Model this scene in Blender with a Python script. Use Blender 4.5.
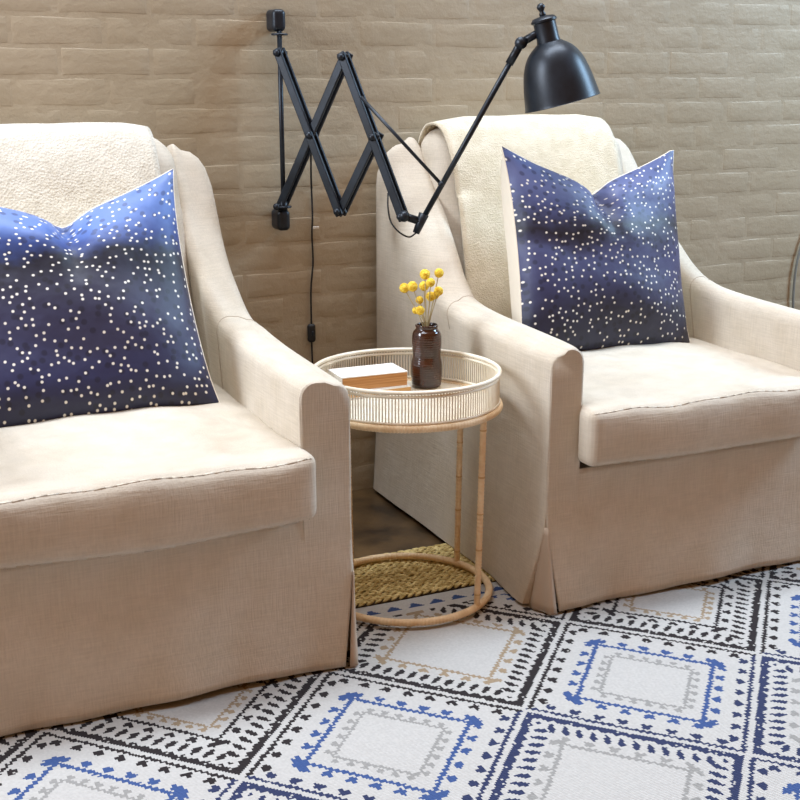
import bpy, bmesh, math, random
import numpy as np
from mathutils import Vector, Matrix
random.seed(7); rng = np.random.default_rng(7)
for o in list(bpy.data.objects): bpy.data.objects.remove(o)
scene = bpy.context.scene
COL = scene.collection

# ------------------------------------------------------------------ camera
# x runs along the brick wall, y into it, z up; the front left corner of the
# armchair by the lamp stands at the origin.
CF, CP, CY = 1243.8, 0.25972, 0.43138
CAM = np.array([-1.41451, -2.27883, 1.22248])
cam_d = bpy.data.cameras.new('camera'); cam = bpy.data.objects.new('camera', cam_d); COL.objects.link(cam)
cam_d.sensor_width = 36; cam_d.lens = 36*CF/800; cam_d.clip_start = .05
cam.location = CAM; cam.rotation_euler = (math.pi/2-CP, 0, -CY)
scene.camera = cam
FW = np.array([math.sin(CY)*math.cos(CP), math.cos(CY)*math.cos(CP), -math.sin(CP)])
RT = np.array([math.cos(CY), -math.sin(CY), 0.]); UP = np.cross(RT, FW)
def ray(x, y): return FW + RT*(x-400)/CF - UP*(y-400)/CF
def on_plane(x, y, p0, n):
    d = ray(x, y); n = np.array(n, float); return CAM + d*(((np.array(p0)-CAM)@n)/(d@n))

# ------------------------------------------------------------------ light
world = bpy.data.worlds.new('world'); scene.world = world; world.use_nodes = True
bg = world.node_tree.nodes['Background']
bg.inputs[0].default_value = (1.0, .46, .145, 1); bg.inputs[1].default_value = .31
def area(name, loc, target, sx, sy, power, col):
    l = bpy.data.lights.new(name, 'AREA'); l.shape = 'RECTANGLE'; l.size = sx; l.size_y = sy; l.energy = power; l.color = col
    o = bpy.data.objects.new(name, l); COL.objects.link(o); o.location = loc
    o.rotation_euler = (Vector(target)-Vector(loc)).to_track_quat('-Z', 'Y').to_euler(); return o
area('skylight', (-.3, .55, 5.5), (-.3, .35, 0), 4.6, 1.2, 300, (.78, .88, 1.0))
area('left_window', (-3.9, .30, 2.5), (0, .3, .5), 1.2, 2.0, 140, (.78, .88, 1.0))
area('side_window', (3.2, -.35, 2.7), (1.4, .98, 1.35), .9, 1.4, 120, (.48, .74, 1.0))
scene.view_settings.view_transform = 'Standard'; scene.view_settings.look = 'None'
scene.view_settings.gamma = 1; scene.view_settings.use_curve_mapping = False
scene.view_settings.exposure = 0.3

# ------------------------------------------------------------------ helpers
def tag(o, label=None, cat=None, group=None, kind=None):
    if label: o['label'] = label
    if cat: o['category'] = cat
    if group: o['group'] = group
    if kind: o['kind'] = kind
    return o
def empty(name, loc=(0, 0, 0), rz=0):
    o = bpy.data.objects.new(name, None); COL.objects.link(o); o.location = loc; o.rotation_euler = (0, 0, rz); o.empty_display_size = .1
    return o
def mesh_obj(name, V, F, mat, parent=None, smooth=True, angle=None):
    me = bpy.data.meshes.new(name); me.from_pydata([tuple(map(float, v)) for v in V], [], [tuple(map(int, f)) for f in F])
    bm = bmesh.new(); bm.from_mesh(me); bmesh.ops.recalc_face_normals(bm, faces=bm.faces); bm.to_mesh(me); bm.free()
    if smooth:
        me.shade_smooth()
        if angle: me.set_sharp_from_angle(angle=math.radians(angle))
    me.materials.append(mat)
    o = bpy.data.objects.new(name, me); COL.objects.link(o); o.parent = parent
    return o
class MB:
    def __init__(s): s.V = []; s.F = []
    def add(s, V, F):
        n = len(s.V); s.V.extend(map(tuple, V)); s.F.extend(tuple(i+n for i in f) for f in F)
    def tube(s, pts, r, n=8, caps=True):
        V, F = tube(pts, r, n, caps); s.add(V, F)
    def build(s, name, mat, parent=None, smooth=True, angle=None): return mesh_obj(name, s.V, s.F, mat, parent, smooth, angle)
def tube(pts, r, n=8, caps=True, closed=False):
    P = np.array(pts, float); m = len(P); R = np.broadcast_to(np.array(r, float), (m,))
    if closed: T = np.roll(P, -1, 0)-np.roll(P, 1, 0)
    else: T = np.gradient(P, axis=0)
    T /= np.linalg.norm(T, axis=1)[:, None]+1e-12
    a = np.array([0, 0, 1.]) if abs(T[0][2]) < .9 else np.array([1., 0, 0])
    V = []; u = None
    for i in range(m):
        if u is None: u = np.cross(T[i], a)
        u = u-T[i]*(u@T[i]); u /= np.linalg.norm(u); w = np.cross(T[i], u)
        for k in range(n):
            t = 2*math.pi*k/n; V.append(P[i]+R[i]*(u*math.cos(t)+w*math.sin(t)))
    F = []
    for i in range(m if closed else m-1):
        j = (i+1) % m
        for k in range(n): F.append((i*n+k, i*n+(k+1) % n, j*n+(k+1) % n, j*n+k))
    if caps and not closed: F.append(tuple(range(n))[::-1]); F.append(tuple((m-1)*n+k for k in range(n)))
    return V, F
def lathe(prof, n=32, axis_o=(0, 0, 0), axis=(0, 0, 1)):
    M = Vector((0, 0, 1)).rotation_difference(Vector(axis)).to_matrix()
    V = []; F = []
    for (r, z) in prof:
        for k in range(n):
            t = 2*math.pi*k/n; v = M @ Vector((r*math.cos(t), r*math.sin(t), z)); V.append((v.x+axis_o[0], v.y+axis_o[1], v.z+axis_o[2]))
    for i in range(len(prof)-1):
        for k in range(n): F.append((i*n+k, i*n+(k+1) % n, (i+1)*n+(k+1) % n, (i+1)*n+k))
    if prof[0][0] > 1e-6: F.append(tuple(range(n))[::-1])
    if prof[-1][0] > 1e-6: F.append(tuple((len(prof)-1)*n+k for k in range(n)))
    return V, F
def spline(pts, n):
    P = np.array(pts, float); Q = np.vstack([2*P[0]-P[1], P, 2*P[-1]-P[-2]]); out = []
    for i in range(len(P)-1):
        p0, p1, p2, p3 = Q[i:i+4]
        for k in range(n):
            t = k/n; out.append(.5*((2*p1)+(-p0+p2)*t+(2*p0-5*p1+4*p2-p3)*t*t+(-p0+3*p1-3*p2+p3)*t**3))
    out.append(P[-1]); return np.array(out)
def rbox(half, r, n=(24, 24, 10)):
    """closed rounded box as one grid mesh; vertices as an array so it can be shaped"""
    half = np.array(half, float); idx = {}; V = []; F = []
    def coord(ax):
        h = half[ax]; rr = min(r, h*.999)
        k = 5; e = h-rr+rr*np.sin(np.linspace(0, 1, k+1)*math.pi/2)
        core = np.linspace(-(h-rr), h-rr, n[ax]+1)
        return np.concatenate([-e[::-1][:-1], core, e[1:]])
    cs = [coord(a) for a in range(3)]
    def vid(i, j, k):
        key = (i, j, k)
        if key not in idx:
            p = np.array([cs[0][i], cs[1][j], cs[2][k]]); q = np.clip(p, -(half-r), half-r); d = p-q
            # soften towards the sphere / cylinder on edges and corners
            L = np.linalg.norm(d)
            if L > 1e-9: p = q+d/L*r if (np.abs(d) > 1e-9).sum() > 1 else p
            idx[key] = len(V); V.append(p)
        return idx[key]
    N = [len(c) for c in cs]
    for ax in range(3):
        a, b = [(1, 2), (2, 0), (0, 1)][ax]
        for side in (0, N[ax]-1):
            for i in range(N[a]-1):
                for j in range(N[b]-1):
                    q = []
                    for (di, dj) in ((0, 0), (1, 0), (1, 1), (0, 1)):
                        t = [0, 0, 0]; t[ax] = side; t[a] = i+di; t[b] = j+dj; q.append(vid(*t))
                    F.append(tuple(q if side else q[::-1]))
    return np.array(V), F
def box(c, s):
    x, y, z = c; a, b, d = s[0]/2, s[1]/2, s[2]/2
    V = [(x+i*a, y+j*b, z+k*d) for k in (-1, 1) for j in (-1, 1) for i in (-1, 1)]
    return V, [(0, 2, 3, 1), (4, 5, 7, 6), (0, 1, 5, 4), (2, 6, 7, 3), (0, 4, 6, 2), (1, 3, 7, 5)]

# ------------------------------------------------------------------ materials
def lin(c): return tuple(((v/255)/12.92 if v/255 <= .04045 else ((v/255+.055)/1.055)**2.4) for v in c)
def new_mat(name, col, rough=.6, metallic=0):
    m = bpy.data.materials.new(name); m.use_nodes = True; b = m.node_tree.nodes['Principled BSDF']
    b.inputs['Base Color'].default_value = (*lin(col), 1); b.inputs['Roughness'].default_value = rough; b.inputs['Metallic'].default_value = metallic
    return m
def N(m, t, **kw):
    n = m.node_tree.nodes.new(t)
    for k, v in kw.items(): setattr(n, k, v)
    return n
def L(m, a, b): m.node_tree.links.new(a, b)
def vary(m, c1, c2, scale, detail=4, coord='Object', lo=.35, hi=.65, stretch=None):
    """base colour drifting between two colours"""
    tc = N(m, 'ShaderNodeTexCoord'); src = tc.outputs[coord]
    if stretch:
        mp = N(m, 'ShaderNodeMapping'); mp.inputs['Scale'].default_value = stretch; L(m, src, mp.inputs[0]); src = mp.outputs[0]
    nz = N(m, 'ShaderNodeTexNoise'); nz.inputs['Scale'].default_value = scale; nz.inputs['Detail'].default_value = detail; L(m, src, nz.inputs['Vector'])
    rp = N(m, 'ShaderNodeValToRGB'); rp.color_ramp.elements[0].position = lo; rp.color_ramp.elements[1].position = hi
    rp.color_ramp.elements[0].color = (*lin(c1), 1); rp.color_ramp.elements[1].color = (*lin(c2), 1)
    L(m, nz.outputs['Fac'], rp.inputs[0]); L(m, rp.outputs[0], m.node_tree.nodes['Principled BSDF'].inputs['Base Color'])
    return src, rp
def bump(m, height_socket, strength, dist, chain=None):
    b = N(m, 'ShaderNodeBump'); b.inputs['Strength'].default_value = strength; b.inputs['Distance'].default_value = dist
    L(m, height_socket, b.inputs['Height'])
    if chain: L(m, chain.outputs[0], b.inputs['Normal'])
    L(m, b.outputs[0], m.node_tree.nodes['Principled BSDF'].inputs['Normal']); return b
def noise(m, src, scale, detail=3, rough=.5):
    n = N(m, 'ShaderNodeTexNoise'); n.inputs['Scale'].default_value = scale; n.inputs['Detail'].default_value = detail; n.inputs['Roughness'].default_value = rough
    L(m, src, n.inputs['Vector']); return n.outputs['Fac']
def wave(m, src, scale, direction, dist=.6):
    n = N(m, 'ShaderNodeTexWave'); n.wave_type = 'BANDS'; n.bands_direction = direction; n.inputs['Scale'].default_value = scale
    n.inputs['Distortion'].default_value = dist; n.inputs['Detail'].default_value = 2; n.inputs['Detail Scale'].default_value = 2
    L(m, src, n.inputs['Vector']); return n.outputs['Fac']

# linen of the slipcovers: slubby horizontal and vertical yarns
M_linen = new_mat('linen', (196, 180, 160), .88)
src, _ = vary(M_linen, (198, 186, 167), (204, 193, 176), 14, 4)
tc = N(M_linen, 'ShaderNodeTexCoord')
def slub(m, s, scale, detail=2):
    mp = N(m, 'ShaderNodeMapping'); mp.inputs['Scale'].default_value = s; L(m, tc.outputs['Object'], mp.inputs[0]); return noise(m, mp.outputs[0], scale, detail)
mx = N(M_linen, 'ShaderNodeMath', operation='ADD')
L(M_linen, slub(M_linen, (20, 20, 320), 1), mx.inputs[0]); L(M_linen, slub(M_linen, (320, 320, 20), 1), mx.inputs[1])
wmr = N(M_linen, 'ShaderNodeMapRange'); wmr.inputs['From Min'].default_value = .7; wmr.inputs['From Max'].default_value = 1.3; wmr.inputs['To Min'].default_value = .91; wmr.inputs['To Max'].default_value = 1.05
L(M_linen, mx.outputs[0], wmr.inputs[0])
hs = N(M_linen, 'ShaderNodeMixRGB', blend_type='MULTIPLY'); hs.inputs[0].default_value = 1; L(M_linen, _.outputs[0], hs.inputs[1]); L(M_linen, wmr.outputs[0], hs.inputs[2])
L(M_linen, hs.outputs[0], M_linen.node_tree.nodes['Principled BSDF'].inputs['Base Color'])
b1 = bump(M_linen, mx.outputs[0], .4, .0018)
b2 = bump(M_linen, noise(M_linen, tc.outputs['Object'], 8, 3), .28, .014, b1)
M_linen.node_tree.nodes['Principled BSDF'].inputs['Sheen Weight'].default_value = 0
M_seam = new_mat('linen_seam', (184, 168, 150), .9)
M_pleat = new_mat('linen_pleat', (190, 172, 152), .9)

def throw_mat(name, c1, c2, scale, strength):
    m = new_mat(name, c1, .95); src, _ = vary(m, c1, c2, 30, 3)
    vo = N(m, 'ShaderNodeTexVoronoi'); vo.inputs['Scale'].default_value = scale; L(m, src, vo.inputs['Vector'])
    b = bump(m, vo.outputs['Distance'], strength, .006); bump(m, noise(m, src, scale*.5, 4), strength*.7, .008, b)
    m.node_tree.nodes['Principled BSDF'].inputs['Sheen Weight'].default_value = .3
    return m
M_throw_a = throw_mat('boucle_throw', (200, 191, 174), (211, 203, 187), 170, .3)
M_throw_b = throw_mat('wool_throw', (208, 195, 168), (220, 208, 184), 260, .3)

# ------------------------------------------------------------------ wall
WY = 1.0     # plane of the brick faces
def paint(name):
    m = new_mat(name, (172, 158, 138), .55)
    g = N(m, 'ShaderNodeNewGeometry'); nz = noise(m, g.outputs['Position'], 1.7, 5, .6)
    rp = N(m, 'ShaderNodeValToRGB'); e = rp.color_ramp.elements; e[0].position = .35; e[1].position = .68
    e[0].color = (*lin((166, 151, 125)), 1); e[1].color = (*lin((178, 163, 139)), 1)
    L(m, nz, rp.inputs[0]); L(m, rp.outputs[0], m.node_tree.nodes['Principled BSDF'].inputs['Base Color'])
    b = bump(m, noise(m, g.outputs['Position'], 38, 6, .65), .35, .006)
    mp = N(m, 'ShaderNodeMapping'); mp.inputs['Scale'].default_value = (3, 3, 11); L(m, g.outputs['Position'], mp.inputs[0])
    bump(m, noise(m, mp.outputs[0], 1.6, 4), .18, .010, b)
    return m
M_paint = paint('painted_brick'); M_mortar = paint('painted_mortar')
wall = mesh_obj('wall_back', *box((.2, WY+.0588, 1.4), (6.0, .12, 2.8)), M_mortar, None, False); tag(wall, kind='structure')
bw, bh, gp = .222, .0655, .0095
def brick_mesh(seed):
    r = np.random.default_rng(seed); V, F = rbox((bw/2+.001, .007, bh/2+.001), .0045, (6, 1, 3))
    V = np.array(V); ph = r.uniform(0, 6, 6)
    w = .0003*np.sin(V[:, 0]*28+ph[0])+.0002*np.sin(V[:, 0]*61+V[:, 2]*40+ph[1])
    V[:, 1] += np.where(V[:, 1] < 0, w, 0); V[:, 2] += .0012*np.sin(V[:, 0]*24+ph[2])*np.sign(V[:, 2])
    me = bpy.data.meshes.new('brick'); me.from_pydata([tuple(v) for v in V], [], F); me.shade_smooth(); me.materials.append(M_paint); return me, V, F
bmeshes = [brick_mesh(s) for s in range(8)]
far = MB(); nb = 0
for row in range(37):
    z = .004+(row+.5)*(bh+gp)
    for k in range(-13, 14):
        x = .2+k*(bw+gp)+(row % 2)*(bw+gp)/2
        if abs(x-.2) > 2.88: continue
        me, V, F = bmeshes[int(rng.integers(8))]
        off = rng.uniform(-.0016, .0016); dz = rng.uniform(-.0012, .0012)
        if -1.25 < x < 1.72 and z < 1.46 and nb < 300:
            o = bpy.data.objects.new('brick', me); COL.objects.link(o); o.parent = wall
            o.location = (x, WY+.0055+off*.2, z+dz); o.rotation_euler = (rng.uniform(-.002, .002), rng.uniform(-.004, .004), rng.uniform(-.001, .001)); nb += 1
        else:
            far.add(V+np.array([x, WY+.0055+off*.2, z+dz]), F)
fo = far.build('brick_field', M_paint, wall); fo['kind'] = 'stuff'

# ------------------------------------------------------------------ floor
M_floor = new_mat('dark_floor', (62, 48, 36), .35)
src, _ = vary(M_floor, (44, 32, 20), (92, 70, 44), 7, 8); bump(M_floor, noise(M_floor, src, 22, 6), .25, .004)
fl = mesh_obj('floor', *box((.2, -1.5, -.05), (6.0, 5.0, .1)), M_floor, None, False); tag(fl, kind='structure')

# ------------------------------------------------------------------ patterned flatweave rug
RUG_T = .006
def rug():
    cs = .0045; x0, x1, y0, y1 = -1.95, 1.35, -1.45, .205
    nx = int((x1-x0)/cs); ny = int((y1-y0)/cs)
    gx, gy = np.meshgrid(x0+(np.arange(nx)+.5)*cs, y0+(np.arange(ny)+.5)*cs)
    jx = gx+rng.uniform(-1, 1, gx.shape)*.0007; jy = gy+rng.uniform(-1, 1, gx.shape)*.0007
    px, py, X0, Y0 = 0.5803, 0.6300, -0.2700, -0.3772
    a = (jx-X0)/px+(jy-Y0)/py; b = (jx-X0)/px-(jy-Y0)/py
    ia = np.floor(a).astype(int); ib = np.floor(b).astype(int); k = ia-ib
    s = a-ia-.5; t = b-ib-.5; side = .433
    m = np.maximum(abs(s), abs(t)); d = (.5-m)*side; al = np.where(abs(s) > abs(t), t, s)*side
    even = (k % 2) == 0
    col = np.zeros(gx.shape+(3,)); ivory = np.array(lin((188, 185, 180))); col[:] = ivory
    zz = .0014*np.sign(np.sin(al*2*math.pi/.012))                      # knitted zigzag of the lines
    def motif(dist, ln, sp, h, w, lobes=True):
        """row of small leaf shapes, point at dist = 0, growing outwards to h"""
        u = (ln/sp) % 1.; u = (u-.5)*sp; q = dist/h
        shp = (q > 0) & (q < 1) & (abs(u) < w/2*np.where(q < .75, .38+.82*q, 1-1.6*(q-.75)))
        shp &= ~((q > .82) & (abs(u) < .0022)) if lobes else True
        return shp
    BLK, NVY, BLU, GRY, TAN = [np.array(lin(c)) for c in ((28, 19, 21), (36, 46, 82), (52, 78, 130), (148, 146, 142), (154, 134, 108))]
    row = ((k+1)//2)
    dark_of_q = np.where(((k-1) % 4 == 0)[..., None], BLK, NVY)
    # the light diamonds take the dark colour of the neighbour they face
    up = (np.where(abs(s) > abs(t), s > 0, t < 0))
    kk = np.where(up, k+1, k-1); dark_of_p = np.where(((kk-1) % 4 == 0)[..., None], BLK, NVY)
    def put(mask, c): col[mask] = (c[mask] if getattr(c, 'ndim', 1) == 3 else c)
    # light diamonds: thin line, leaves, blue square, grey square
    put(even & (abs(d-.009+zz) < .0042), dark_of_p)
    put(even & motif(d-.0190, al, .0480, .019, .025), dark_of_p)
    put(even & (abs(d-.090+zz) < .0048) , BLU)
    put(even & (al < .135) & (al > -.135) & motif(.081-d, al, .0480, .019, .026), BLU)
    cr = np.minimum(abs(s), abs(t))*side
    put(even & (d > .070) & (d < .092) & (cr > .122) & (cr < .143), BLU)
    put(even & (abs(d-.131+zz*.8) < .0036), GRY)
    put(even & (abs(al) < .082) & motif(.126-d, al, .030, .014, .018, False), GRY)
    # dark-bordered diamonds: thick serrated band, dense arrows, inner square
    odd = ~even
    saw = .007*(abs(((al/.0275) % 1)-.5)*2)**1.3
    put(odd & (d > .0075) & (d < .0215+saw), dark_of_q)
    put(odd & (d < .026) & (d > .0095) & (rng.random(gx.shape) < .05), ivory)
    u = ((al/.0275) % 1-.5)*.0275; q = (d-.0335)/.031
    put(odd & (q > 0) & (q < 1) & (abs(u-.007*(q-.5)) < .0078*np.where(q < .6, .35+q*1.1, 1-(q-.6)*1.2)) & (abs(al) < .18), dark_of_q)
    plain = ((ia+ib-1)//2 % 2 != 0) | ((k-1) % 4 != 0)
    c_in = np.where(plain[..., None], np.where(((k-1) % 4 == 0)[..., None], TAN, GRY), BLK)
    put(odd & (abs(d-.098+zz) < .0042), c_in)
    put(odd & (abs(al) < .125) & motif(.089-d, al, .0480, .018, .025), c_in)
    put(odd & (d > .082) & (d < .100) & (cr > .116) & (cr < .132), c_in)
    put(odd & ~plain & (abs(d-.133+zz*.8) < .0036), TAN)
    put(odd & ~plain & (abs(al) < .082) & motif(.128-d, al, .030, .014, .018, False), TAN)
    # far border: ivory with a row of blue triangles
    bd = (gy > .128); col[bd] = ivory
    u = ((gx/.056) % 1-.5)*.056; q = (gy-.150)/.026
    put(bd & (q > 0) & (q < 1) & (abs(u) < .021*(1-q)+.002), BLU*.8)
    col *= (1+rng.uniform(-.05, .05, gx.shape))[..., None]
    # mesh: thin slab with one quad per stitch
    vx, vy = np.meshgrid(x0+np.arange(nx+1)*cs, y0+np.arange(ny+1)*cs)
    vz = RUG_T+.0007*np.sin(vx*9+vy*4)+.0005*np.sin(vy*17-vx*5)
    V = np.stack([vx, vy, vz], -1).reshape(-1, 3)
    i = np.arange(ny)[:, None]*(nx+1)+np.arange(nx)[None]
    Fq = np.stack([i, i+1, i+nx+2, i+nx+1], -1).reshape(-1, 4)
    nV = len(V); ring = np.concatenate([np.arange(nx+1), (np.arange(1, ny+1))*(nx+1)+nx, ny*(nx+1)+np.arange(nx-1, -1, -1), np.arange(ny-1, 0, -1)*(nx+1)])
    Vb = V[ring].copy(); Vb[:, 2] = .0003; n = len(ring); r = np.arange(n); r2 = (r+1) % n
    Fs = np.stack([ring[r2], ring[r], nV+r, nV+r2], -1)
    Va = np.vstack([V, Vb]); Fa = np.vstack([Fq, Fs])
    me = bpy.data.meshes.new('patterned_rug'); me.vertices.add(len(Va)); me.vertices.foreach_set('co', Va.ravel())
    me.loops.add(Fa.size); me.loops.foreach_set('vertex_index', Fa.ravel().astype(np.int32))
    me.polygons.add(len(Fa)); me.polygons.foreach_set('loop_start', np.arange(0, Fa.size, 4, dtype=np.int32)); me.update(calc_edges=True)
    ca = me.color_attributes.new('yarn', 'FLOAT_COLOR', 'CORNER')
    C = np.ones((len(Fa), 4, 4)); C[:len(Fq), :, :3] = col.reshape(-1, 3)[:, None]; C[len(Fq):, :, :3] = ivory
    ca.data.foreach_set('color', C.ravel())
    m = new_mat('woven_rug', (220, 214, 204), .95)
    at = N(m, 'ShaderNodeAttribute'); at.attribute_name = 'yarn'; L(m, at.outputs['Color'], m.node_tree.nodes['Principled BSDF'].inputs['Base Color'])
    tcr = N(m, 'ShaderNodeTexCoord'); wv = wave(m, tcr.outputs['Object'], 75, 'Y', 2.0); bump(m, wv, .6, .003)
    me.materials.append(m); o = bpy.data.objects.new('patterned_rug', me); COL.objects.link(o)
    return tag(o, 'ivory flatwoven rug with black, navy and blue diamond pattern under the armchairs', 'rug')
rug()

# ------------------------------------------------------------------ braided jute rug beyond it
def jute():
    mb = MB(); Vs, Fs = [], []
    n, m = 6, 7
    for i in range(m):
        t = i/(m-1); r = .0052*(.45+.55*math.sin(math.pi*t)); 
        for k in range(n):
            a = 2*math.pi*k/n; Vs.append((-.0125+.025*t, r*math.cos(a), .75*r*math.sin(a)+.0012*math.sin(math.pi*t)))
    for i in range(m-1):
        for k in range(n): Fs.append((i*n+k, i*n+(k+1) % n, (i+1)*n+(k+1) % n, (i+1)*n+k))
    Fs += [tuple(range(n))[::-1], tuple((m-1)*n+k for k in range(n))]
    Vs = np.array(Vs)
    for rI in range(13):
        y = .216+rI*.0205
        for sgn, oy in ((1, 0), (-1, .0095)):
            for kx in range(126):
                x = -1.55+kx*.021+(.010 if sgn > 0 else 0)
                a = sgn*(.52+rng.uniform(-.12, .12)); c, s_ = math.cos(a), math.sin(a)
                R = np.array([[c, -s_, 0], [s_, c, 0], [0, 0, 1]])
                mb.add(Vs@R.T*rng.uniform(.92, 1.08)+np.array([x, y+oy+rng.uniform(-.001, .001), .0062+rng.uniform(-.0008, .0012)]), Fs)
    m = new_mat('jute', (190, 165, 98), .8); src, _ = vary(m, (172, 146, 84), (226, 204, 142), 60, 3)
    bump(m, noise(m, src, 420, 2), .5, .002)
    root = empty('jute_rug', (-.2, .34, 0)); tag(root, 'chunky braided golden jute rug under the round rattan table', 'rug')
    def shift(o): o.location = (.2, -.34, 0); return o
    bd = shift(mb.build('braid', m, root)); bd['kind'] = 'stuff'
    md = new_mat('jute_backing', (60, 46, 24), .95)
    shift(mesh_obj('backing', *box((-.23, .337, .0022), (2.66, .255, .0038)), md, root, False))
jute()

# ------------------------------------------------------------------ slipcovered armchair
W2, AW = .425, .086                # half width, arm thickness (reset for each chair)
HEM = .0135
prof = np.array([(0, .624), (.05, .628), (.13, .630), (.28, .634), (.37, .638), (.45, .646), (.52, .664), (.58, .700), (.64, .752), (.72, .822), (.80, .892), (.87, .966), (.91, 1.008), (.935, 1.024), (.955, 1.018)])
def armh(y): return np.interp(y, prof[:, 0], prof[:, 1])
def flare(z): return .034*max(0., 1-z/.34)**1.6
def make_arm(sd, chair):
    ys = np.concatenate([[.0005, .003, .010, .022], np.linspace(.04, .955, 48), [.962, .966]])
    fine = spline(np.c_[prof, np.zeros(len(prof))], 6); st = lambda a, b, t: (lambda q: q*q*(3-2*q))(min(1, max(0, (t-a)/(b-a))))
    hy = lambda y: float(np.interp(y-WS*st(.38, .62, y)*(1-st(.78, .95, y)), fine[:, 0], fine[:, 1]))
    V = []; F = []; ring = None
    for y in ys:
        h = hy(min(y, .955)); ins = 0
        if y < .022: ins = .005*(1-math.sqrt(max(0, 1-((.022-y)/.022)**2)))
        if y > .955: ins = .012*(y-.955)/.011
        h -= ins; wing = min(1, max(0, (y-.5)/.25)); th = AW+.006*math.sin(min(1, y/.6)*math.pi)+(.120-AW)*wing
        wing = wing; rr = .030-.004*wing
        xi, xo = W2-th+ins, W2-ins
        pts = []
        for z in np.concatenate([np.linspace(HEM, .30, 9), np.linspace(.36, h-rr, 7)]): pts.append((xi, z))
        hi, ho = h+.004+.012*wing, h-.006+.006*wing; rh, rv = rr+.050*wing, rr+.085*wing                       # the top slopes gently outwards
        for t in np.linspace(0, math.pi/2, 6)[1:]: pts.append((xi+rr*(1-math.cos(t)), hi-rr+rr*math.sin(t)))
        pts.append(((xi+rr+xo-rh)/2, (hi+ho)/2+.004*(1-wing)))
        for t in np.linspace(math.pi/2, 0, 6): pts.append((xo-rh+rh*math.cos(t), ho-rv+rv*math.sin(t)))
        for z in np.concatenate([np.linspace(ho-rv, .36, 8)[1:], np.linspace(.30, HEM, 10)]):
            bow = .010*math.sin(math.pi*min(1, z/h))*math.sin(math.pi*min(1, y/.95))
            fl = flare(z)*(.45+.55*max(0, 1-y/.22))*(1+.08*math.sin(y*17))
            pts.append((xo+fl-bow, z))
        ring = len(pts)
        for (x, z) in pts:
            yy = y
            if x > W2-.012 and z < .20: yy = y+.050*(1-z/.20)*max(0, 1-y/.3)     # edge of the kick pleat
            V.append((sd*x, yy, z))
    for i in range(len(ys)-1):
        for k in range(ring): F.append((i*ring+k, i*ring+(k+1) % ring, (i+1)*ring+(k+1) % ring, (i+1)*ring+k))
    F.append(tuple(range(ring))); F.append(tuple((len(ys)-1)*ring+k for k in range(ring)))
    o = mesh_obj('arm', V, F, M_linen, chair, True, 50)
    # stitched seams: where arm meets wing, and round the front panel
    i0 = int(np.argmin(abs(ys-.50-WS*.8))); sec = [np.array(V[i0*ring+k]) for k in range(6, ring) if k < 24 or V[i0*ring+k][2] > .56]
    P = [p+np.array([0, -.05*max(0, .62-p[2])/.2, .0004 if .25 < k/len(sec) < .75 else 0])+(np.array([-sd*.0006, 0, 0]) if k < len(sec)*.4 else np.array([sd*.0004, 0, 0])) for k, p in enumerate(sec)]
    V2, F2 = tube(P, .0010, 5); mesh_obj('seam', V2, F2, M_seam, o)
    return o
def make_front(chair):
    xa = W2-AW
    xs = np.concatenate([-np.linspace(xa, W2, 17)[::-1], np.linspace(-xa, xa, 41)[1:-1], np.linspace(xa, W2, 17)])
    nx = len(xs); zs = np.concatenate([np.linspace(HEM, .22, 14), np.linspace(.235, .342, 8)])
    V = []; F = []
    def pos(x, z):
        f = flare(z)*.85; lo = max(0, 1-z/.30)
        wv = .007*math.sin(x*13+1.1)*lo+.0035*math.sin(x*31)*lo*lo+.002*math.sin(z*24+x*7)
        e = max(0, (abs(x)-xa+.02)/(W2-xa+.02)); xx = x
        if z < .20: xx = x-math.copysign(.030*(1-z/.20)*min(1, e*1.4), x)
        return (xx, .002-f-wv*(1-.6*e), z+(.006*math.sin(x*10+.5)+.004)*max(0, 1-z/.12)*(1-e))
    for z in zs:
        for x in xs: V.append(pos(x, z))
    for j in range(len(zs)-1):
        for i in range(nx-1): F.append((j*nx+i, j*nx+i+1, (j+1)*nx+i+1, (j+1)*nx+i))
    h0 = .622; hi, ho, rr = h0+.004, h0-.006, .030; tx_, tz_ = [], []
    for t in np.linspace(0, math.pi/2, 8): tx_.append(xa+rr*(1-math.cos(t))); tz_.append(hi-rr+rr*math.sin(t))
    tx_.append((xa+W2)/2); tz_.append((hi+ho)/2+.004)
    for t in np.linspace(math.pi/2, 0, 8): tx_.append(W2-rr+rr*math.cos(t)); tz_.append(ho-rr+rr*math.sin(t))
    top = lambda x: float(np.interp(abs(x), tx_, tz_))-.001
    for rng_i in (range(0, 17), range(nx-17, nx)):
        rng_i = list(rng_i); prev = [(len(zs)-1)*nx+i for i in rng_i]
        for tt in np.linspace(0, 1, 11)[1:]:
            cur = []
            for i in rng_i:
                z = .342+(top(xs[i])-.342)*tt; cur.append(len(V)); V.append((xs[i]*(1-.003*tt), .002-.0035*math.sin(z*24+xs[i]*7)*.6*(1-tt), z))
            for q in range(len(cur)-1): F.append((prev[q], prev[q+1], cur[q+1], cur[q]))
            prev = cur
    o = mesh_obj('front_panel', V, F, M_linen, chair); md = o.modifiers.new('thick', 'SOLIDIFY'); md.thickness = .004; md.offset = 1
    return o
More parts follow.
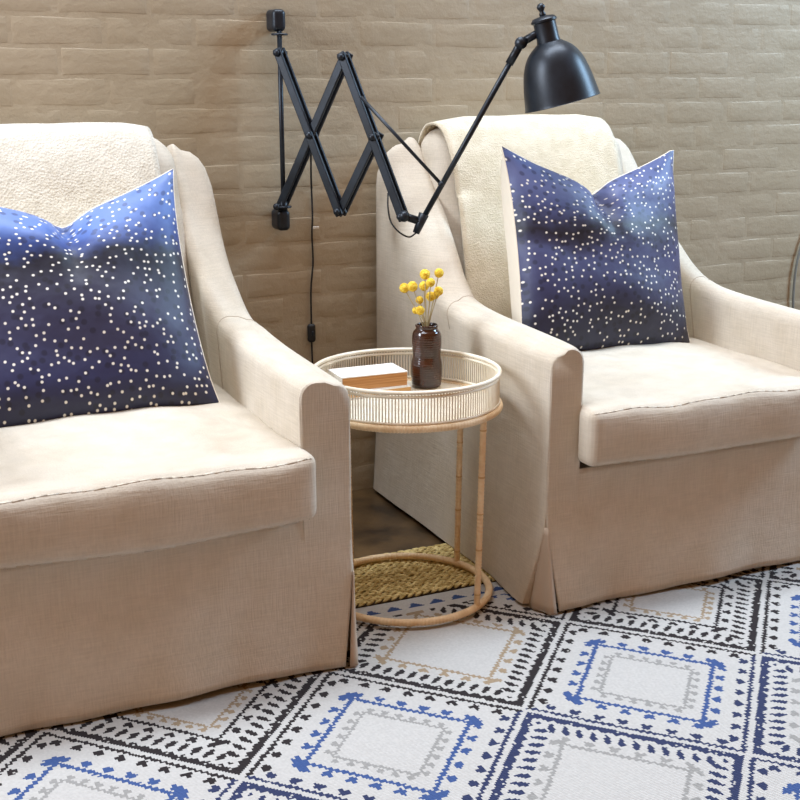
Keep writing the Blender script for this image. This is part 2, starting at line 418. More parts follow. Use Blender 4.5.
def make_pleat(sd, chair):
    """kick pleat insert at a front corner"""
    V = []; F = []; nz, nk = 10, 9
    for j in range(nz+1):
        z = .215-(.215-HEM+.003)*j/nz; q = j/nz
        A = np.array([W2-.030*q*.62-.001, -.004-flare(z)*.80]); B = np.array([W2+flare(z)*.5-.004*q, .012+.034*q])
        Cn = np.array([W2+flare(z)*.95-.002, -.004-flare(z)*.9])
        for k in range(nk):
            t = k/(nk-1); p = (1-t)**2*A+2*t*(1-t)*(A*.1+B*.1+Cn*.8)+t*t*B
            p = p+np.array([1, -1])*.004*math.sin(t*math.pi*3)*q
            V.append((sd*p[0], p[1], z))
    for j in range(nz):
        for k in range(nk-1): F.append((j*nk+k, j*nk+k+1, (j+1)*nk+k+1, (j+1)*nk+k))
    o = mesh_obj('kick_pleat', V, F, M_pleat, chair); md = o.modifiers.new('thick', 'SOLIDIFY'); md.thickness = .003; md.offset = -1
def back_y(z): return .625+.185*(z-.47)/.60      # front face of the back cushion
def make_back(chair):
    z0, z1 = .28, 1.078
    V, F = rbox((.313, .085, (z1-z0)/2), .072, (18, 4, 22))
    u = V[:, 0]/.309; zc = V[:, 2]+(z0+z1)/2
    crown = np.where(V[:, 1] < -.01, .016*(1-u**2)*np.clip(1-((zc-.72)/.42)**2, 0, 1), 0)
    y = V[:, 1]+.085+back_y(zc)-crown
    y = np.minimum(y, .957); zc = zc-np.clip(abs(u)-.6, 0, 1)*.05*(zc > .9)
    return mesh_obj('back', np.c_[V[:, 0], y, zc], F, M_linen, chair)
def make_cushion(chair, sag, seed):
    hx, y0, y1, z0, z1 = W2-AW+.014, -.060, .665, .360, .492
    V, F = rbox((hx, (y1-y0)/2, (z1-z0)/2), .022, (30, 26, 5))
    u = V[:, 0]/hx; v = V[:, 1]/((y1-y0)/2); w = V[:, 2]/((z1-z0)/2); ph = np.random.default_rng(seed).uniform(0, 6, 8)
    z = V[:, 2]+(z0+z1)/2; y = V[:, 1]+(y0+y1)/2; x = V[:, 0].copy()
    inside = y > .012
    lim = W2-AW-.001
    x = np.where(inside & (abs(x) > lim), np.sign(x)*lim, x)              # squeezed between the arms, puffing out in front
    z += np.where(w > 0, .026*(1-abs(u)**2.4)*(1-abs(v)**2.6), 0)+sag*np.where(w < 0, -1, 0)*np.clip(1-(y+.06)/.10, 0, 1)*(1-u**2)
    z += np.where(w > .2, .0035*np.sin(x*17+ph[0])*np.sin(y*13+ph[1])+.002*np.sin(x*37+ph[2]+y*21), 0)
    y -= np.where(v < -.8, .012*(1-w**2)*(1-u**4)+.003*np.sin(x*19+ph[3]), 0)
    o = mesh_obj('seat_cushion', np.c_[x, y, z], F, M_linen, chair)
    half = np.array([hx, (y1-y0)/2, (z1-z0)/2]); qd = V-np.clip(V, -(half-.022), half-.022)
    for sg in (1, -1):
        mk = (qd[:, 1] < -.008) & (abs(qd[:, 1]+sg*qd[:, 2]) < .0008) & (abs(V[:, 0]) < hx-.012)
        P = np.c_[x, y, z][mk]; P = P[np.argsort(P[:, 0])]+np.array([0, .0002, -.0002*sg])
        V2, F2 = tube(P, .0017, 6); mesh_obj('seam', V2, F2, M_linen, o)
    return o
def make_chair(loc, label, sag, seed, arm_w, wing_set, rz=0):
    global AW, WS
    AW = arm_w; WS = wing_set
    c = empty('armchair', loc, rz); tag(c, label, 'armchair', 'slipcovered armchairs')
    mesh_obj('seat_base', *box((0, .485, .185), (2*(W2-AW)-.004, .90, .29)), M_seam, c, False)
    for sd in (-1, 1): make_arm(sd, c)
    make_front(c); make_back(c); make_cushion(c, sag, seed)
    for sd in (-1, 1): make_pleat(sd, c)
    md = new_mat('leg_wood', (60, 42, 30), .5)
    for x in (-.33, .33):
        mesh_obj('leg', *box((x, .10, .0305), (.045, .045, .045)), md, c, False)
        mesh_obj('leg', *box((x, .86, .026), (.045, .045, .052)), md, c, False)
    return c
CR = make_chair((.425, 0, 0), 'beige linen slipcovered armchair standing below the black lamp shade', .006, 3, .086, .01)
CL = make_chair((-.921, -.046, 0), 'beige linen slipcovered armchair with sagging seat cushion and bright blue pillow', .016, 5, .108, .065)

# ------------------------------------------------------------------ throws over the backs
def make_throw(chair, x0, x1, mat, label, seed, thick):
    ph = np.random.default_rng(seed).uniform(0, 6, 6)
    path = [(back_y(z)-.012-.016*max(0, 1-((z-.72)/.42)**2), z) for z in (.535, .62, .72, .82, .92, .985)]
    path += [(.795, 1.045), (.825, 1.077), (.865, 1.090), (.915, 1.083), (.950, 1.045), (.966, .985), (.968, .90), (.968, .80)]
    P = spline(path, 6); n = len(P); xs = np.linspace(x0, x1, 34); V = []; F = []
    s = np.r_[0, np.cumsum(np.linalg.norm(np.diff(P, axis=0), axis=1))]
    T = np.gradient(P, axis=0); T /= np.linalg.norm(T, axis=1)[:, None]; Nn = np.c_[-T[:, 1], T[:, 0]]
    for i in range(n):
        for x in xs:
            e = min(x-x0, x1-x); w = .0016*math.sin(x*22+s[i]*9+ph[0])+.0012*math.sin(s[i]*30+ph[1])
            p = P[i]+Nn[i]*(.002+abs(w)); u = abs(x)/.309
            z = p[1]-max(0, u-.6)*.05*(1 if p[1] > .9 else 0)
            V.append((x+.006*math.sin(s[i]*7+ph[2])*(1 if e < .02 else .3), min(p[0], .974), z))
    nx = len(xs)
    for i in range(n-1):
        for k in range(nx-1): F.append((i*nx+k, i*nx+k+1, (i+1)*nx+k+1, (i+1)*nx+k))
    o = mesh_obj('throw_blanket', V, F, mat); o.location = chair.location
    md = o.modifiers.new('thick', 'SOLIDIFY'); md.thickness = thick; md.offset = 0
    return tag(o, label, 'blanket', 'throws over the armchair backs')
make_throw(CL, -.27, .255, M_throw_a, 'nubby white throw blanket draped over back of armchair with sagging seat cushion', 1, .010)
make_throw(CR, -.290, .245, M_throw_b, 'smooth cream throw blanket draped over armchair back below the lamp shade', 2, .007)

# ------------------------------------------------------------------ pillows
def pillow_mat(name, ramp, seed, rough=.5):
    m = new_mat(name, (60, 70, 120), rough); nt = m.node_tree; B = nt.nodes['Principled BSDF']
    uv = N(m, 'ShaderNodeUVMap'); of = N(m, 'ShaderNodeVectorMath', operation='ADD'); of.inputs[1].default_value = (seed*3.1, seed*1.7, 0); L(m, uv.outputs[0], of.inputs[0])
    sp = N(m, 'ShaderNodeSeparateXYZ'); L(m, uv.outputs[0], sp.inputs[0])
    nz = noise(m, of.outputs[0], 3.2, 4, .6)
    ad = N(m, 'ShaderNodeMath', operation='MULTIPLY_ADD'); ad.inputs[1].default_value = .34; L(m, nz, ad.inputs[0]); L(m, sp.outputs[1], ad.inputs[2])
    sb = N(m, 'ShaderNodeMath', operation='SUBTRACT'); sb.inputs[1].default_value = .17; L(m, ad.outputs[0], sb.inputs[0])
    rp = N(m, 'ShaderNodeValToRGB'); cr = rp.color_ramp
    while len(cr.elements) < len(ramp): cr.elements.new(.5)
    for e, (p, c) in zip(cr.elements, ramp): e.position = p; e.color = (*lin([v*.88 for v in c]), 1)
    L(m, sb.outputs[0], rp.inputs[0])
    def dots(scale, rad, soft, rnd, off):
        o2 = N(m, 'ShaderNodeVectorMath', operation='ADD'); o2.inputs[1].default_value = (off, off*.7, 0); L(m, of.outputs[0], o2.inputs[0])
        v = N(m, 'ShaderNodeTexVoronoi'); v.voronoi_dimensions = '2D'; v.inputs['Scale'].default_value = scale; v.inputs['Randomness'].default_value = rnd; L(m, o2.outputs[0], v.inputs['Vector'])
        mr = N(m, 'ShaderNodeMapRange'); mr.inputs['From Min'].default_value = rad; mr.inputs['From Max'].default_value = rad+soft; mr.inputs['To Min'].default_value = 1; mr.inputs['To Max'].default_value = 0
        L(m, v.outputs['Distance'], mr.inputs[0])
        # chains: keep the cells whose position falls on a band of a slow field
        f = N(m, 'ShaderNodeTexNoise'); f.noise_dimensions = '2D'; f.inputs['Scale'].default_value = 3.6; f.inputs['Detail'].default_value = 1; L(m, v.outputs['Position'], f.inputs['Vector'])
        k = N(m, 'ShaderNodeMath', operation='MULTIPLY'); k.inputs[1].default_value = 13; L(m, f.outputs['Fac'], k.inputs[0])
        fr = N(m, 'ShaderNodeMath', operation='FRACT'); L(m, k.outputs[0], fr.inputs[0])
        ls = N(m, 'ShaderNodeMath', operation='LESS_THAN'); ls.inputs[1].default_value = .58; L(m, fr.outputs[0], ls.inputs[0])
        mu = N(m, 'ShaderNodeMath', operation='MULTIPLY'); L(m, mr.outputs[0], mu.inputs[0]); L(m, ls.outputs[0], mu.inputs[1]); return mu.outputs[0]
    d1 = dots(22, .19, .12, .8, 3.3); w1 = dots(31, .125, .09, .75, 0)
    m1 = N(m, 'ShaderNodeMixRGB', blend_type='MULTIPLY'); m1.inputs[2].default_value = (.5, .5, .54, 1); L(m, d1, m1.inputs[0]); L(m, rp.outputs[0], m1.inputs[1])
    m2 = N(m, 'ShaderNodeMixRGB'); m2.inputs[2].default_value = (*lin((236, 232, 222)), 1); L(m, w1, m2.inputs[0]); L(m, m1.outputs[0], m2.inputs[1])
    L(m, m2.outputs[0], B.inputs['Base Color'])
    t2 = N(m, 'ShaderNodeTexCoord'); b = bump(m, noise(m, t2.outputs['Object'], 900, 1), .2, .001); bump(m, noise(m, t2.outputs['Object'], 9, 3), .5, .016, b)
    B.inputs['Sheen Weight'].default_value = .08
    return m
M_cream = new_mat('pillow_back', (236, 226, 208), .9)
def make_pillow(size, thick, mat, label, loc, lean, yaw, roll, notch, nu, seed, cat_group='printed throw pillows'):
    """square pillow standing on its bottom edge, chopped at the middle of its top edge"""
    root = empty('throw_pillow', loc); root.rotation_euler = Matrix.Rotation(yaw, 3, 'Z').to_4x4().to_euler()
    M = Matrix.Rotation(yaw, 4, 'Z') @ Matrix.Rotation(-lean, 4, 'X') @ Matrix.Rotation(roll, 4, 'Y')
    root.rotation_euler = M.to_euler()
    tag(root, label, 'pillow', cat_group)
    n = 46; g = np.linspace(-1, 1, n+1); ph = np.random.default_rng(seed).uniform(0, 6, 8)
    def sheet(front):
        V = []; UV = []
        for v in g:
            for u in g:
                pin = .055*(1-v*v)                                   # the sides pull in, the corners stay out
                x = u*(1-pin*abs(u)**3)*size/2
                z = (v*(1-.03*(1-u*u)*(1 if v < 0 else 0))+1)*size/2
                du = u-nu
                cut = notch*(max(0, 1-abs(du)/1.0)**.95*.86+.14*math.exp(-(du/.16)**2))*max(0, v)**1.4                     # karate chop
                z -= cut*size-.018*size*abs(u)**5*max(0, v)**5; x += .012*size*np.sign(u)*abs(u)**6*abs(v)**6
                t = max(0., (1-abs(u)**2.6))**.62*max(0., (1-abs(v)**2.8))**.58
                y = thick/2*t
                y += .006*math.sin(u*5+ph[0]+v*3)*t+.004*math.sin(v*9+u*2+ph[1])*t
                # creases fanning down from the chop
                cre = math.exp(-(du/.085)**2)*max(0, v-.05)*(1-abs(v)**8)
                y -= thick*.34*cre
                y -= thick*.10*math.exp(-((du-.30*(.9-v))/.06)**2)*max(0, v-.2)*t
                y -= thick*.10*math.exp(-((du+.34*(.9-v))/.06)**2)*max(0, v-.2)*t
                y -= thick*.07*math.exp(-((v+.12+.25*u)/.05)**2)*max(0, -u-.45)*1.5
                y = max(y, 0)
                if not front: y = thick*.70*max(0., (1-abs(u)**9))**.5*max(0., (1-abs(v)**5))**.58*(1-.5*cre)
                V.append((x, -y if front else y, z)); UV.append(((u+1)/2, (v+1)/2))
        F = [(j*(n+1)+i, j*(n+1)+i+1, (j+1)*(n+1)+i+1, (j+1)*(n+1)+i) for j in range(n) for i in range(n)]
        if not front: F = [f[::-1] for f in F]
        return V, F, UV
    for front, nm, mt in ((True, 'printed_face', mat), (False, 'plain_back', M_cream)):
        V, F, UV = sheet(front); me = bpy.data.meshes.new(nm); me.from_pydata(V, [], F); me.shade_smooth()
        uvl = me.uv_layers.new(name='UVMap')
        for lp in me.loops: uvl.data[lp.index].uv = UV[lp.vertex_index]
        me.materials.append(mt); o = bpy.data.objects.new(nm, me); COL.objects.link(o); o.parent = root
        if not front: o['label'] = 'plain cream back panel'
    # thin seam round the edge
    V, F, UV = sheet(True); idx = list(range(n+1))+[(j+1)*(n+1)+n for j in range(n)]+[n*(n+1)+i for i in range(n-1, -1, -1)]+[j*(n+1) for j in range(n-1, 0, -1)]
    V2, F2 = tube([(V[i][0], V[i][1]+.002, V[i][2]) for i in idx], .0022, 6, False, True); mesh_obj('edge_seam', V2, F2, M_cream, root)
    return root
print_sheen_L = [(0, (30, 34, 70)), (.18, (44, 48, 92)), (.36, (58, 60, 96)), (.50, (44, 44, 72)), (.63, (26, 28, 48)), (.74, (52, 78, 150)), (.85, (96, 132, 208)), (1, (120, 146, 206))]  # indigo print; its brighter top is partly sky sheen painted into the colour
print_sheen_R = [(0, (44, 46, 76)), (.16, (34, 36, 62)), (.32, (58, 62, 104)), (.48, (76, 82, 128)), (.62, (34, 34, 52)), (.74, (78, 88, 138)), (.86, (104, 114, 164)), (1, (80, 94, 148))]  # softer print, upper stops likewise lightened with painted sky sheen
M_pL = pillow_mat('indigo_print_sheen_bright', print_sheen_L, 1); M_pR = pillow_mat('indigo_print_sheen_soft', print_sheen_R, 2)
make_pillow(.560, .17, M_pL, 'bright blue pillow with white dots leaning in armchair with sagging seat cushion', (-.945, .312, .488), math.radians(26), math.radians(0), math.radians(-2.0), .21, .06, 11)
make_pillow(.542, .16, M_pR, 'violet blue pillow with white dots standing in armchair below the lamp shade', (.428, .402, .496), math.radians(17), math.radians(3), math.radians(3.4), .22, -.04, 12)

# ------------------------------------------------------------------ round rattan table
TX, TY, TZ, RTOP, RB = -.243, .232, .558, .214, .199
def wrapped(name, c1, c2, dark=(120, 88, 52), density=900):
    m = new_mat(name, c1, .55); src, rp = vary(m, c1, c2, 26, 4)
    nz = noise(m, src, density, 1); bump(m, nz, .3, .0012); return m
M_rat = wrapped('rattan', (220, 188, 144), (236, 210, 170)); M_rat_d = wrapped('rattan_binding', (196, 158, 110), (212, 176, 128))
M_pale = wrapped('pale_rattan', (226, 214, 190), (240, 230, 210))
tbl = empty('side_table', (TX, TY, .0)); tag(tbl, 'round rattan side table with open tray top between the armchairs', 'table')
def circ(r, z, n=96): return [(r*math.cos(2*math.pi*k/n), r*math.sin(2*math.pi*k/n), z) for k in range(n)]
def ring_part(name, r, z, tr, mat, n=120, tn=10):
    V, F = tube(circ(r, z, n), tr, tn, False, True); return mesh_obj(name, V, F, mat, tbl)
def wrap_ring(r, z, tr, par, name='cane_wrapping', count=150):
    """ribs of cane wound round a ring"""
    V = []; F = []; n = count*4; m = 8
    for i in range(n):
        a = 2*math.pi*i/n; rr = tr+(.0007 if i % 4 in (1, 2) else 0)
        for k in range(m):
            b = 2*math.pi*k/m; q = r+rr*math.cos(b); V.append((q*math.cos(a), q*math.sin(a), z+rr*math.sin(b)))
    for i in range(n):
        j = (i+1) % n
        for k in range(m): F.append((i*m+k, i*m+(k+1) % m, j*m+(k+1) % m, j*m+k))
    return mesh_obj(name, V, F, M_rat, par)
ZB = .478
tr_ = ring_part('top_rim', RTOP, TZ, .0046, M_pale)
br_ = wrap_ring(RTOP, ZB, .0085, tbl, 'lower_rim', 170); 
ring_part('upper_band', RTOP-.001, TZ-.010, .0032, M_pale); ring_part('lower_band', RTOP-.001, ZB+.011, .0032, M_pale)
mb = MB(); NS = 190
for k in range(NS):
    a = 2*math.pi*k/NS; c, s = math.cos(a), math.sin(a)
    mb.tube([((RTOP-.001)*c, (RTOP-.001)*s, ZB), ((RTOP-.001)*c, (RTOP-.001)*s, TZ)], .0017, 5, False)
sp_ = mb.build('tray_spindles', M_pale, tbl); sp_['kind'] = 'stuff'
mb = MB(); k = 0; yy = -RTOP+.006
while yy < RTOP-.004:
    hw = math.sqrt(max(0, RTOP**2-yy**2)); ca, sa = math.cos(.5), math.sin(.5)
    A = np.array([-hw, yy]); Bq = np.array([hw, yy]); R2 = np.array([[ca, -sa], [sa, ca]]); A = R2@A; Bq = R2@Bq
    mb.tube([(A[0], A[1], ZB+.002), (Bq[0], Bq[1], ZB+.002)], .0021, 5, False); yy += .0058; k += 1
tb_ = mb.build('tray_canes', M_pale, tbl); tb_['kind'] = 'stuff'
mb = MB()
for q in (-.11, 0, .11):
    hw = math.sqrt(RTOP**2-q*q); ca, sa = math.cos(.5+math.pi/2), math.sin(.5+math.pi/2); R2 = np.array([[ca, -sa], [sa, ca]])
    A = R2@np.array([-hw, q]); Bq = R2@np.array([hw, q]); mb.tube([(A[0], A[1], ZB-.004), (Bq[0], Bq[1], ZB-.004)], .004, 6, False)
mb.build('cross_bar', M_rat, tbl)
gz = lambda x, y, z: on_plane(x, y, (0, 0, z), (0, 0, 1))
def foot(px, near):
    best = None
    for k in range(720):
        a = k*math.pi/360; P = np.array([TX+RB*math.cos(a), TY+RB*math.sin(a), .02]); d = P-CAM
        if ((P-np.array([TX, TY, .02]))@FW < 0) != near: continue
        e = abs(400+CF*(d@RT)/(d@FW)-px)
        if best is None or e < best[0]: best = (e, P)
    return tuple(best[1][:2])
LEGS = [foot(477, True), foot(457, False), foot(351, False)]; LEGS.append((2*TX-LEGS[1][0], 2*TY-LEGS[1][1]))
BZ = RUG_T+.0155
wrap_ring(RB, BZ, .0085, tbl, 'base_ring', 150)
for (lx, ly) in LEGS:
    v = np.array([lx-TX, ly-TY]); a = math.atan2(v[1], v[0]); c, s = math.cos(a), math.sin(a); pts = []; rad = []
    for i in range(200):
        z = BZ+(ZB-BZ)*i/199; pts.append((RB*c+(RTOP-RB-.006)*c*i/199, RB*s+(RTOP-RB-.006)*s*i/199, z)); rad.append(.0072+(.0008 if i % 4 < 2 else 0))
    V, F = tube(pts, rad, 8); lg = mesh_obj('leg', V, F, M_rat, tbl)
    for i in (14, 62, 100, 138, 186):
        V, F = tube([tuple(np.array(pts[i])+np.array([0, 0, dz])) for dz in (-.0018, .0018)], .0083, 8); mesh_obj('binding', V, F, M_rat_d, lg)

# ------------------------------------------------------------------ vase and dried flowers
ZT = ZB+.0042
vx, vy = gz(426.5, 386, ZT)[:2]
M_glaze = new_mat('brown_glaze', (62, 30, 18), .16); src, _ = vary(M_glaze, (36, 17, 12), (66, 33, 20), 30, 4)
M_glaze.node_tree.nodes['Principled BSDF'].inputs['Coat Weight'].default_value = .5
bump(M_glaze, wave(M_glaze, src, 55, 'Z', 1.5), .25, .0015)
pr = [(.030, 0), (.0345, .003), (.0365, .012), (.0375, .035), (.0372, .055), (.0345, .070), (.0335, .078), (.0348, .090), (.0355, .105), (.0350, .124), (.0325, .134), (.0275, .1395), (.0262, .143), (.0278, .148), (.0272, .151), (.0240, .151), (.0230, .146), (.0235, .136), (.031, .122), (.030, .02), (0.0, .012)]
pr = [tuple(p) for p in spline([(a, b, 0) for a, b in pr], 3)[:, :2]]
V, F = lathe([(max(0, a), b) for a, b in pr], 40)
vase = mesh_obj('vase', V, F, M_glaze); vase.location = (vx, vy, ZT+.0008); tag(vase, 'dark brown glazed ceramic bottle vase holding yellow dried flowers', 'vase')
M_yel = new_mat('yellow_floret', (236, 196, 40), .9); src, _ = vary(M_yel, (220, 168, 20), (250, 222, 84), 160, 2)
vo = N(M_yel, 'ShaderNodeTexVoronoi'); vo.inputs['Scale'].default_value = 420; L(M_yel, src, vo.inputs['Vector']); bump(M_yel, vo.outputs['Distance'], .8, .002)
M_stem = new_mat('dry_stem', (176, 158, 116), .8)
heads = [(404.3, 288, 5.0, .00), (412.5, 286.5, 5.2, -.03), (425, 274.4, 5.3, .01), (439, 273, 4.8, .03), (430.6, 282.5, 4.5, -.02), (424, 286, 5.0, .03), (438.5, 291.2, 4.7, .0), (419.5, 300, 4.0, .01), (430.6, 296.4, 4.8, .00), (420, 310.4, 4.6, -.02), (415.6, 310.5, 3.6, .02), (435, 295.5, 4.0, .03)]
nrm = np.array([FW[0], FW[1], 0]); nrm /= np.linalg.norm(nrm)
for i, (hx, hy_, hr, dp) in enumerate(heads):
    P = on_plane(hx, hy_, np.array([vx, vy, 0])+nrm*dp, nrm); R = hr/430*1.02
    a = i*2.4; base = np.array([vx+.010*math.cos(a), vy+.010*math.sin(a), ZT+.03]); neck = np.array([vx, vy, ZT+.147]); dv = P-neck
    mid = neck+np.array([dv[0], dv[1], 0])*.16; mid[:2] = np.array([vx, vy])+np.clip(mid[:2]-np.array([vx, vy]), -.016, .016)
    f = empty('billy_button', tuple(base)); tag(f, 'yellow ball shaped dried flower in brown vase', 'dried flower', 'yellow dried flowers in the vase')
    Q = spline([base-base, mid-base, P-base], 8); V, F = tube(Q, .00115, 5); mesh_obj('stem', V, F, M_stem, f)
    hb = MB(); V, F = lathe([(R*math.sin(t), -R*math.cos(t)) for t in np.linspace(0.001, math.pi-.001, 13)], 16)
    V = np.array(V); V *= (1+rng.uniform(-.04, .04, len(V)))[:, None]
    mesh_obj('flower_head', V+(P-base), F, M_yel, f)

# ------------------------------------------------------------------ books on the tray
M_cover = new_mat('white_cover', (244, 240, 232), .5); M_page = new_mat('tan_pages', (206, 146, 84), .8)
src, _ = vary(M_page, (186, 124, 66), (218, 164, 104), 6, 3, stretch=(1, 1, 90)); bump(M_page, wave(M_page, src, 3, 'Z', 1), .4, .001)
M_page2 = new_mat('cream_pages', (222, 176, 118), .8)
def book(loc, rz, lx, ly, h, pages, label):
    b = empty('book', loc, rz); tag(b, label, 'book')
    ct = .0022
    mesh_obj('pages', *box((.0, 0, h/2), (lx-.003, ly-.003, h-2*ct)), pages, b, False)
    for z in (ct/2, h-ct/2): mesh_obj('cover', *box((0, 0, z), (lx, ly, ct)), M_cover, b, False)
    mesh_obj('spine', *box((-lx/2-.0008, 0, h/2), (.0016, ly, h)), M_cover, b, False)
    return b
bc = gz(409.5, 371, ZT+.0515); bd_ = gz(394.7, 362.2, ZT+.0515); BK = np.array([bc[0]-.085, (bc[1]+bd_[1])/2])
book((BK[0]+.004, BK[1]-.002, ZT+.0005), math.radians(2), .170, .100, .0145, M_page2, 'thin white book at the bottom, under the thick white book')
book((BK[0]-.001, BK[1], ZT+.0155), math.radians(-1), .166, .094, .036, M_page, 'thick white book with tan page edges lying on top')

# ------------------------------------------------------------------ scissor wall lamp
M_blk = new_mat('black_metal', (26, 32, 40), .38, .3); src, _ = vary(M_blk, (20, 26, 34), (32, 40, 50), 20, 4); bump(M_blk, noise(M_blk, src, 300, 2), .12, .001)
M_cord = new_mat('black_cord', (26, 24, 24), .6)
BY = .945; BX = on_plane(281.5, 120, (0, .945, 0), (0, 1, 0))[0]
lamp = empty('scissor_lamp', (BX, WY, .80)); tag(lamp, 'black metal scissor arm wall lamp with dome shade', 'wall lamp')
def LO(p): p = np.asarray(p, float); return p-np.array([BX, WY, .80])
PHI = math.radians(52); LD = np.array([math.cos(PHI), -math.sin(PHI), 0]); LN = np.array([math.sin(PHI), math.cos(PHI), 0])   # scissor plane
bar0 = np.array([BX, BY, 1.0])
def sp(x, y, off=0): return on_plane(x, y, bar0+LN*off, LN)
ptop, pbot = sp(281, 9), sp(281, 231)
# rod and two wall brackets
V, F = tube([LO((BX, BY, pbot[2]+.01)), LO((BX, BY, ptop[2]-.012))], .0065, 10); mesh_obj('rod', V, F, M_blk, lamp)
for (zc, s) in ((ptop[2]-.028, 1), (pbot[2]+.03, -1)):
    V, F = rbox((.018, .0335, .028), .012, (4, 4, 4)); V = V+LO((BX-.002, WY-.0345, zc)); br = mesh_obj('wall_bracket', V, F, M_blk, lamp)
    V, F = lathe([(.0, -.002), (.021, -.002), (.023, 0), (.021, .003), (0, .003)], 16); mesh_obj('collar', np.array(V)+LO((BX, BY, zc-s*.036)), F, M_blk, br)
def flatbar(p, q, off, w=.0115, t=.0042):
    """a U-channel bar of the scissor, as two parallel strips"""
    p = np.array(p)+LN*off; q = np.array(q)+LN*off; d = q-p; Ld = np.linalg.norm(d); d /= Ld; n = np.cross(LN, d)
    mbx = MB()
    for k in (-1,):
        V = []
        for e in (p-d*.012, q+d*.012):
            for (a, b) in ((-w, -t), (w, -t), (w, t), (-w, t)): V.append(LO(e+n*a+LN*b))
        mbx.add(V, [(0, 1, 2, 3), (7, 6, 5, 4), (0, 4, 5, 1), (1, 5, 6, 2), (2, 6, 7, 3), (3, 7, 4, 0)])
    o = mbx.build('scissor_bar', M_blk, lamp, False); md = o.modifiers.new('bev', 'BEVEL'); md.width = .003; md.segments = 2
    return o
pts = {k: sp(*v) for k, v in dict(a=(281, 53), b=(281, 206), c=(313, 135), d=(345, 57), e=(341, 211), f=(376, 137), g=(404, 216)).items()}
for off in (-.011, .011):
    flatbar(pts['a'], pts['e'], off-.0045); flatbar(pts['b'], pts['d'], off+.0045)
    flatbar(pts['d'], pts['g'], off-.0045); flatbar(pts['e'], pts['f'], off+.0045)
for k in 'abcdefg':
    p = pts[k]; V, F = tube([LO(p-LN*.024), LO(p+LN*.022)], .0068, 10); piv = mesh_obj('pivot', V, F, M_blk, lamp)
    V, F = lathe([(R_*.0095, z_) for R_, z_ in ((0, -.007), (.6, -.006), (.95, -.002), (1, .001), (0, .001))], 14, LO(p-LN*.024), LN); mesh_obj('rivet', V, F, M_blk, piv)
for (k, z) in (('a', 0), ('b', 0)):
    V, F = lathe([(0, -.012), (.011, -.012), (.011, .012), (0, .012)], 14); mesh_obj('sleeve', np.array(V)+LO((BX, BY, pts[k][2])), F, M_blk, lamp)
# lower joint and reading arm, swung in a plane facing the room
G = pts['g']; AN = nrm; ap = lambda x, y, off=0: on_plane(x, y, G+AN*off, AN)
J0, J1 = ap(404, 216, -.012), ap(419, 221, -.012)
V, F = tube([LO(J0-(J1-J0)*.1), LO(J1)], .0105, 10); jb = mesh_obj('joint_block', V, F, M_blk, lamp)
V, F = lathe([(0.0150*math.sin(t), -.0150*math.cos(t)) for t in np.linspace(.001, math.pi-.001, 9)], 14); mesh_obj('joint_ball', np.array(V)+LO(J0-AN*.006), F, M_blk, lamp)
E0, E1, E2 = ap(416, 233, -.012), ap(424, 214, -.012), ap(521, 43, -.012)
V, F = tube([LO(E0), LO(E1)], [.0090, .0135], 12); mesh_obj('arm_socket', V, F, M_blk, lamp)
V, F = tube([LO(E0+(E1-E0)*.4), LO(E2)], .0074, 10); mesh_obj('arm_rod', V, F, M_blk, lamp)
q0 = E2+(E1-E2)*.12; V, F = tube([LO(q0), LO(E2)], .0105, 12); mesh_obj('arm_sleeve', V, F, M_blk, lamp)
V, F = tube([LO(E2-AN*.013), LO(E2+AN*.013)], .0150, 16); mesh_obj('elbow', V, F, M_blk, lamp)
S0, S1 = ap(361, 97, -.006), ap(441, 184, -.012); S0 = sp(361, 97, -.026)
V, F = tube([LO(S0), LO(S1)], .0046, 8); mesh_obj('strut', V, F, M_blk, lamp)
V, F = lathe([(.008*math.sin(t), -.008*math.cos(t)) for t in np.linspace(.001, math.pi-.001, 9)], 12); mesh_obj('strut_knob', np.array(V)+LO(S1-AN*.004), F, M_blk, lamp)
# shade
top = ap(548.5, 41, -.012); mouth = ap(562.5, 103, -.012); ax = mouth-top; HL = np.linalg.norm(ax); ax /= HL
pxm = HL/math.hypot(14, 62)
M_in = new_mat('shade_lining', (206, 204, 198), .5)
outer = [(0, -1), (12.0, -1), (12.4, 1), (15, 3), (21, 7.5), (26.5, 14), (31, 23), (34, 33), (36.3, 44), (38.0, 55), (39.2, 62.5), (39.8, 63.5)]
outer = [tuple(p) for p in spline([(a, b, 0) for a, b in outer[2:]], 3)[:, :2]]
V, F = lathe([(a*pxm, b*pxm) for a, b in [(0, .5)]+outer], 48, LO(top), ax); shd = mesh_obj('shade', V, F, M_blk, lamp)
inner = [(a-.7, b-.1) for a, b in outer][::-1]
V, F = lathe([(a*pxm, b*pxm) for a, b in [(39.8, 63.5)]+inner+[(0, 1.2)]], 48, LO(top), ax); mesh_obj('shade_lining', V, F, M_in, shd)
neck = [(0, -26), (3, -25.5), (11, -24), (13.3, -21.5), (13.3, -19.5), (11.5, -18.5), (11.6, -2), (12.2, 1), (12.2, 3), (0, 3)]
V, F = lathe([(a*pxm, b*pxm) for a, b in neck], 28, LO(top), ax); nk = mesh_obj('socket_cap', V, F, M_blk, lamp, True, 40)
fin = [(0, -38), (2.6, -37.2), (4.2, -34.8), (4.2, -33.2), (2.8, -31), (2.4, -29), (3.4, -27.5), (3.2, -25), (0, -24.5)]
V, F = lathe([(a*pxm, b*pxm) for a, b in fin], 18, LO(top), ax); mesh_obj('finial', V, F, M_blk, lamp)
V, F = tube([LO(E2), LO(top-ax*12.5*pxm)], .0100, 12); mesh_obj('shade_arm', V, F, M_blk, lamp)
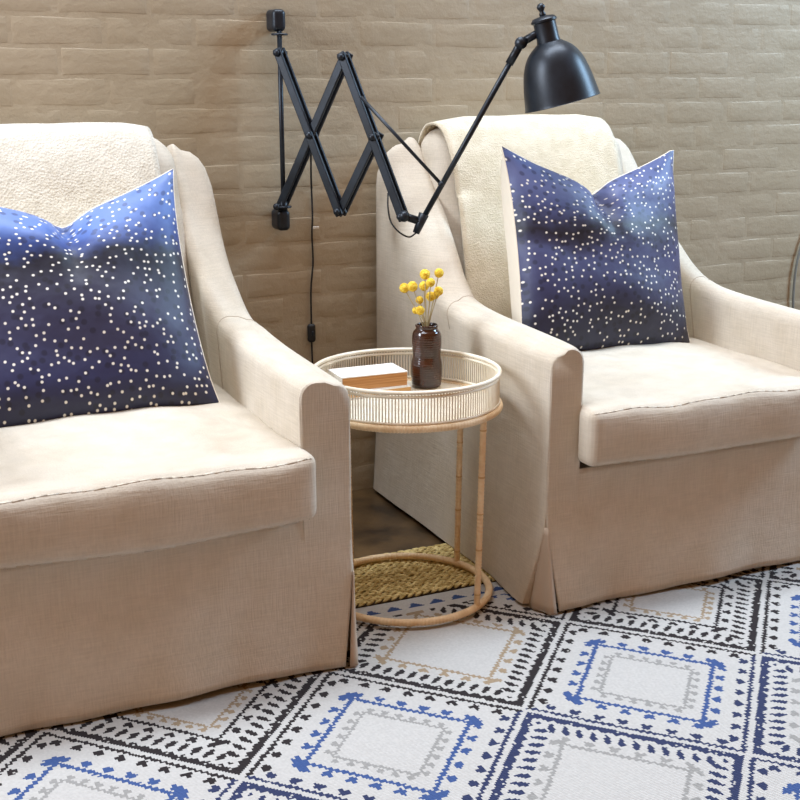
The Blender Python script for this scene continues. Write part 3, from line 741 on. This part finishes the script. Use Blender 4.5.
M_bulb = new_mat('bulb_glass', (235, 232, 225), .2); V, F = lathe([(0, 50), (7, 48.5), (10.5, 43), (11, 37), (8, 28), (5, 22), (5, 4), (0, 4)], 20, LO(top), ax)
V, F = lathe([(a*pxm, b*pxm) for a, b in [(0, 50), (7, 48.5), (10.5, 43), (11, 37), (8, 28), (5, 22), (5, 4), (0, 4)]], 20, LO(top), ax); mesh_obj('bulb', V, F, M_bulb, shd)
# cords: one loops at the lower joint, one hangs down the wall with an inline switch
cp = [sp(388, 193, .01), ap(388, 208, .01), ap(391, 222, 0), ap(399, 232, -.01), ap(409, 237, -.012), E0]
V, F = tube(spline([LO(p) for p in cp], 8), .0022, 6); mesh_obj('cord_loop', V, F, M_cord, lamp)
w = lambda x, y: on_plane(x, y, (0, WY-.010, 0), (0, 1, 0))
c0 = sp(311, 150, .02)
wp = [c0, sp(311, 170, .03)*.5+w(311, 172)*.5, w(311.5, 190), w(312.5, 215), w(312, 235), w(313, 262), w(311, 290), w(311.5, 326)]
V, F = tube(spline([LO(p) for p in wp], 8), .0026, 6); cd = mesh_obj('power_cord', V, F, M_cord, lamp)
wp = [w(311.5, 338), w(312, 352), w(313, 375), w(314, 410), w(312, 440), np.array([w(312, 440)[0], WY-.010, .02]), np.array([w(312, 440)[0]-.12, WY-.012, .004])]
V, F = tube(spline([LO(p) for p in wp], 8), .0026, 6); mesh_obj('power_cord', V, F, M_cord, lamp)
V, F = rbox((.0115, .009, .027), .0085, (3, 3, 4)); sw = mesh_obj('inline_switch', V+LO(w(311.5, 333)), F, M_cord, lamp)
V, F = rbox((.003, .004, .007), .0025, (2, 2, 2)); mesh_obj('switch_button', V+LO(w(311.5, 333)+np.array([0, -.008, 0])), F, M_blk, sw)
M_tag = new_mat('white_plastic', (232, 228, 220), .6)
V, F = rbox((.009, .0012, .0035), .001, (2, 1, 1)); mesh_obj('cable_clip', V+LO(w(315.5, 227.5)+np.array([0, -.004, 0])), F, M_tag, lamp)

# ------------------------------------------------------------------ loose cable at the right of the wall
M_gc = new_mat('grey_cable', (120, 122, 118), .6)
wc = lambda x, y: on_plane(x, y, (0, WY-.012, 0), (0, 1, 0))
P = [wc(812, 215), wc(803, 240), wc(797, 262), wc(794, 285), wc(793, 310), wc(794, 350), wc(797, 420)]
e = P[-1]; P += [np.array([e[0]+.01, WY-.012, .10]), np.array([e[0]+.03, WY-.02, .005])]
V, F = tube(spline(P, 8), .0042, 6); gc = mesh_obj('cable', V, F, M_gc); tag(gc, 'thin grey cable hanging in a curve against the brick wall', 'cable')
